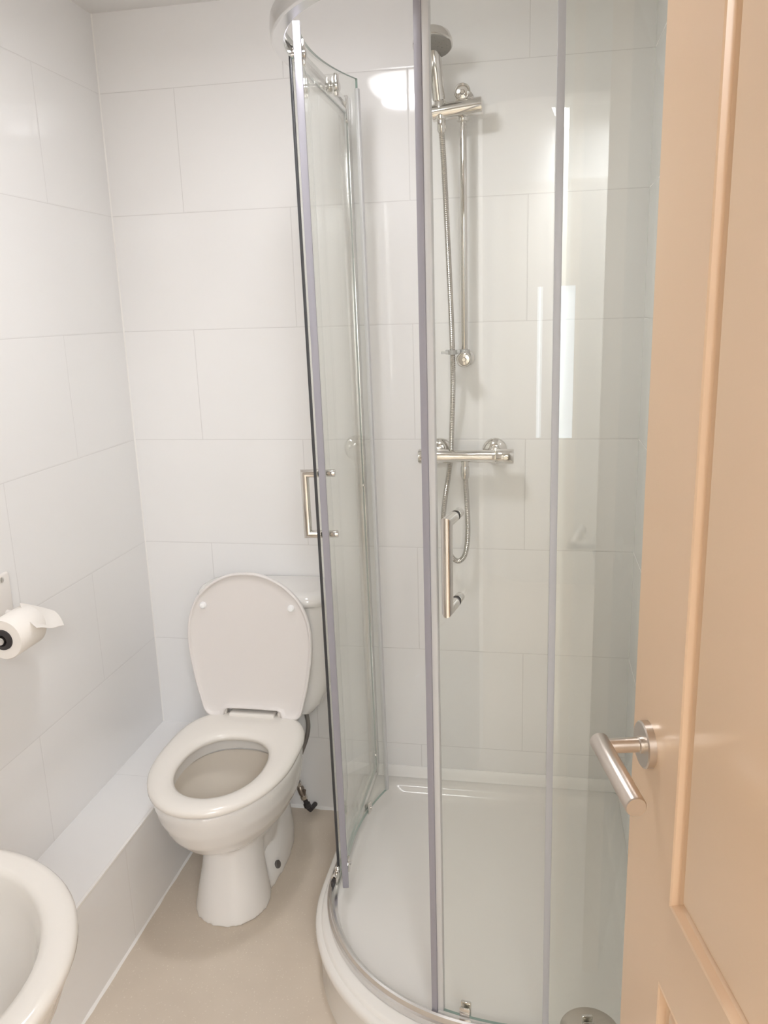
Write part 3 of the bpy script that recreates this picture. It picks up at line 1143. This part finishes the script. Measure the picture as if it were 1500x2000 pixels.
# ------------------------------------------------------------------ water supply hose beside the pan
sp_ = thing('supply_hose', 'grey braided water hose with a tarnished valve right of the toilet', 'water pipe', (0.47, -0.05, 0))
P = [(0.470, -0.06, 0.405), (0.475, -0.055, 0.36), (0.480, -0.05, 0.31), (0.474, -0.05, 0.27), (0.458, -0.05, 0.225), (0.442, -0.05, 0.185), (0.436, -0.05, 0.145), (0.440, -0.05, 0.112)]
bm = NB(); tube(bm, catmull(P, 8), 0.0066, 12, rib=0.0004, pitch=0.003)
obj('braided_hose', bm, 'braid', sp_, angle=80)
ax = Vector((0.469-0.438, 0, 0.020-0.116)).normalized()
a = Vector((0.438, -0.05, 0.117))
bm = NB(); lathe(bm, a, ax, [(0, 0.007), (0.002, 0.0095), (0.014, 0.0095), (0.016, 0.007)], 6)
obj('nut', bm, 'chrome', sp_)
bm = NB(); lathe(bm, a+ax*0.044, ax, [(0, 0.007), (0.002, 0.010), (0.014, 0.010), (0.016, 0.007)], 6)
obj('nut', bm, 'chrome', sp_)
bm = NB(); lathe(bm, a+ax*0.014, ax, [(0, 0.0075), (0.006, 0.0105), (0.026, 0.0105), (0.032, 0.0075)], 16); cyl(bm, a+ax*0.028, a+ax*0.028+Vector((0.014, -0.008, 0.004)), 0.0045, 12)
obj('isolating_valve', bm, 'brass_dull', sp_)
bm = NB(); tube(bm, [a+ax*0.055, a+ax*0.088, a+ax*0.098+Vector((0.002, 0.004, 0)), Vector((0.474, -0.004, 0.016))], 0.0072, 14)
lathe(bm, a+ax*0.072, ax, [(0, 0.0075), (0.001, 0.0105), (0.014, 0.0105), (0.016, 0.0075)], 6)
obj('inlet_pipe', bm, 'dark', sp_)

# ------------------------------------------------------------------ toilet roll and holder
hold = thing('toilet_roll_holder', 'white plastic toilet roll holder screwed to the left wall', 'toilet roll holder', (0, -0.76, 0.87))
bm = NB(); box(bm, 0.001, 0.012, -0.905, -0.640, 0.862, 0.955, 0.0045, 3)
obj('back_plate', bm, 'white_plastic', hold)
bm = NB()
cyl(bm, (0.008, -0.665, 0.868), (0.079, -0.665, 0.857), 0.008, 16, 0.001)
obj('arm', bm, 'white_plastic', hold)
bm = NB()
cyl(bm, (0.079, -0.662, 0.857), (0.079, -0.790, 0.857), 0.008, 20, 0.001)
obj('spindle', bm, 'chrome', hold)
bm = NB(); lathe(bm, (0.012, -0.668, 0.944), (1, 0, 0), [(0, 0.006), (0.002, 0.0055), (0.003, 0.003), (0.003, 0)], 16)
obj('screw', bm, 'chrome', hold)

roll_ = thing('toilet_roll', 'white toilet roll with a loose end sheet sticking up on the wall holder', 'toilet roll', (0.079, -0.725, 0.857))
bm = NB()
seg = 48
cx_, cz_ = 0.079, 0.857
for (ya, yb_) in ((-0.692, -0.780),):
    rings = []
    for r_, y in ((0.0215, ya), (0.0405, ya), (0.0425, ya-0.003), (0.0425, yb_+0.003), (0.0405, yb_), (0.0215, yb_)):
        rings.append([(cx_+r_*math.cos(2*PI*i/seg), y, cz_+r_*math.sin(2*PI*i/seg)) for i in range(seg)])
    rings.append(rings[0])
    loft(bm, rings, False, False)
bmesh.ops.remove_doubles(bm, verts=bm.verts, dist=1e-6)
obj('paper', bm, 'paper', roll_, angle=50)
bm = NB()
rings = []
for r_, y in ((0.0095, -0.694), (0.0213, -0.694), (0.0213, -0.778), (0.0205, -0.783), (0.012, -0.786), (0.0095, -0.780)):
    rings.append([(cx_+r_*math.cos(2*PI*i/seg), y, cz_+r_*math.sin(2*PI*i/seg)) for i in range(seg)])
rings.append(rings[0])
loft(bm, rings, False, False)
bmesh.ops.remove_doubles(bm, verts=bm.verts, dist=1e-6)
obj('core_cap', bm, 'dark', roll_, angle=50)['label'] = 'black end cap in the roll core'
# loose sheet: a stiff flap lifting off the top of the roll past its far end
bm = NB()
n_, m_ = 14, 8
sheet_A, sheet_B = Vector((0.072, -0.7031, 0.9068)), Vector((0.141, -0.7555, 0.875))
sheet_D, sheet_C, sheet_D1 = Vector((0.07, -0.5833, 0.8436)), Vector((0.118, -0.6286, 0.8293)), Vector((0.062, -0.6191, 0.8662))


def sheet_pt(u_, v_):
    top = ((1-u_)**2)*sheet_A+2*u_*(1-u_)*(2*sheet_D1-0.5*(sheet_A+sheet_D))+u_*u_*sheet_D
    bot = sheet_B.lerp(sheet_C, u_)+Vector((0, 0, -0.002*math.sin(PI*u_)+0.0012*math.sin(9*u_)))
    p_ = top.lerp(bot, v_)
    return p_+Vector((-0.004, 0, -0.006))*math.sin(PI*v_)*(1-u_)+Vector((0.002, 0, 0.003))*math.sin(PI*v_)*u_


G = [[bm.verts.new(sheet_pt(i/n_, k/m_)) for k in range(m_+1)] for i in range(n_+1)]
G2 = [[bm.verts.new(sheet_pt(i/n_, k/m_)+Vector((0.0003, 0, 0.0007))) for k in range(m_+1)] for i in range(n_+1)]
for i in range(n_):
    for k in range(m_):
        bm.faces.new((G[i][k], G[i+1][k], G[i+1][k+1], G[i][k+1]))
        bm.faces.new((G2[i][k], G2[i][k+1], G2[i+1][k+1], G2[i+1][k]))
for i in range(n_):
    bm.faces.new((G[i][0], G[i+1][0], G2[i+1][0], G2[i][0]))
    bm.faces.new((G[i][m_], G[i+1][m_], G2[i+1][m_], G2[i][m_]))
for k in range(m_):
    bm.faces.new((G[n_][k], G[n_][k+1], G2[n_][k+1], G2[n_][k]))
    bm.faces.new((G[0][k], G[0][k+1], G2[0][k+1], G2[0][k]))
obj('loose_sheet', bm, 'paper', roll_)

# ------------------------------------------------------------------ washbasin
BZ = 0.80
BX, BY, BR = 0.412, -1.535, 0.228


def basin_ring(d, z, back=0.0):
    P = []
    for i in range(41):
        a = -PI/2+PI*i/40
        P.append((BX+(BR-d)*math.cos(a), BY+(BR-d)*math.sin(a), z))
    xb = 0.001+back
    for i in range(1, 6):
        P.append((BX+(xb-BX)*i/6, BY+BR-d, z))
    P.append((xb, BY+BR-d, z))
    for i in range(1, 8):
        P.append((xb, BY+(BR-d)*(1-2*i/8), z))
    P.append((xb, BY-BR+d, z))
    for i in range(1, 6):
        P.append((xb+(BX-xb)*i/6, BY-BR+d, z))
    return P


bm = NB()
rings = [basin_ring(0.16, BZ-0.170), basin_ring(0.10, BZ-0.158), basin_ring(0.05, BZ-0.12), basin_ring(0.02, BZ-0.06), basin_ring(0.008, BZ-0.028), basin_ring(0.0, BZ-0.012), basin_ring(0.0, BZ-0.006),
         basin_ring(0.004, BZ-0.001), basin_ring(0.012, BZ), basin_ring(0.030, BZ-0.001), basin_ring(0.037, BZ-0.003, 0.10), basin_ring(0.041, BZ-0.009, 0.13), basin_ring(0.047, BZ-0.03, 0.14), basin_ring(0.060, BZ-0.085, 0.15), basin_ring(0.092, BZ-0.125, 0.17), basin_ring(0.15, BZ-0.142, 0.22), basin_ring(0.20, BZ-0.146, 0.28)]
loft(bm, rings)
basin = thing('washbasin', 'white ceramic washbasin with a rounded front projecting from the left wall', 'washbasin', (0.0, BY, BZ-0.16))
obj('bowl', bm, ['basin_ceramic'], basin, angle=60)
bm = NB(); lathe(bm, (0.39, BY, BZ-0.1475), (0, 0, 1), [(0, 0.03), (0.003, 0.03), (0.004, 0.02), (0.002, 0.018), (0.002, 0)], 28)
obj('waste', bm, 'chrome', basin)

# ------------------------------------------------------------------ room door
ang = math.radians(12)
dd = Vector((math.sin(ang), -math.cos(ang), 0))      # free edge -> hinge
dn = Vector((-math.cos(ang), -math.sin(ang), 0))     # visible face normal (to the room)
P0 = Vector((1.248, -1.255, 0))-dd*0.030
DW, DH, DT = 0.762, 1.981, 0.035
DM = Matrix(((dd.x, dn.x, 0, P0.x), (dd.y, dn.y, 0, P0.y), (0, 0, 1, 0.006), (0, 0, 0, 1)))


def dl(u, k, z):
    return DM @ Vector((u, k, z))


def grid_face(bm, P, flip=False):
    bm.faces.new([bm.verts.new(p_) for p_ in P])


bm = NB()
# panel layout (u0,u1,z0,z1)
mid0, mid1 = 0.135, DW-0.128
prof_d = [(0.0, 0.0), (0.002, 0.001), (0.004, -0.0005), (0.0058, -0.0085), (0.009, -0.0115), (0.014, -0.0115), (0.019, -0.0085), (0.024, -0.0045), (0.030, -0.0035)]
for side in (0, 1):
    sgn = 1 if side == 0 else -1
    base = 0.0 if side == 0 else -DT
    zs = [0, 0.22, 0.728, 0.840, DH-0.13, DH]
    for i in range(3):
        for j in range(5):
            us = [0, mid0-(0.017 if j < 2 else 0), mid1, DW]
            if i == 1 and j in (1, 3):
                u0, u1, z0, z1 = us[i], us[i+1], zs[j], zs[j+1]
                rings = []
                for o_, k_ in prof_d:
                    rings.append([dl(u0+o_, base+sgn*k_, z0+o_), dl(u1-o_, base+sgn*k_, z0+o_), dl(u1-o_, base+sgn*k_, z1-o_), dl(u0+o_, base+sgn*k_, z1-o_)])
                loft(bm, rings, False, True)
            else:
                bm.faces.new([bm.verts.new(dl(a_, base, b__)) for a_, b__ in ((us[i], zs[j]), (us[i+1], zs[j]), (us[i+1], zs[j+1]), (us[i], zs[j+1]))])
for (a_, b__) in (((0, 0), (0, DH)), ((0, DH), (DW, DH)), ((DW, DH), (DW, 0)), ((DW, 0), (0, 0))):
    bm.faces.new([bm.verts.new(p_) for p_ in (dl(a_[0], 0, a_[1]), dl(b__[0], 0, b__[1]), dl(b__[0], -DT, b__[1]), dl(a_[0], -DT, a_[1]))])
bmesh.ops.remove_doubles(bm, verts=bm.verts, dist=1e-5)
door = obj('door_1', bm, 'door', None, angle=25, origin=(P0.x, P0.y, 0.006))
struct(door, 'peach painted panel door standing open on the right')
door['category'] = 'door'
# lever handle on both faces
hu, hz = 0.052, 0.985
for sgn, base in ((1, 0.0), (-1, -DT)):
    def q_(u, k, z):
        return dl(u, base+sgn*k, z)
    N3 = dn*sgn
    bm = NB()
    lathe(bm, q_(hu, 0.0, hz), N3, [(0, 0.0265), (0.008, 0.0265), (0.0095, 0.025), (0.0095, 0)], 40)
    rose = obj('handle_rose', bm, 'satin', door, angle=35)
    bm = NB()
    lathe(bm, q_(hu, 0.009, hz), N3, [(0, 0.010), (0.003, 0.010), (0.004, 0.0085), (0.05, 0.0085)], 28)
    lathe(bm, q_(hu-0.010, 0.054, hz+0.001), dd, [(0, 0.0095), (0.001, 0.0108), (0.0025, 0.0108), (0.1285, 0.0108), (0.130, 0.0098)], 36)
    obj('lever_handle', bm, 'satin', door, angle=35)
for z in (0.25, 1.0, 1.75):
    bm = NB()
    cyl(bm, dl(DW+0.006, 0.004, z-0.05), dl(DW+0.006, 0.004, z+0.05), 0.006, 12)
    obj('hinge', bm, 'chrome', door)
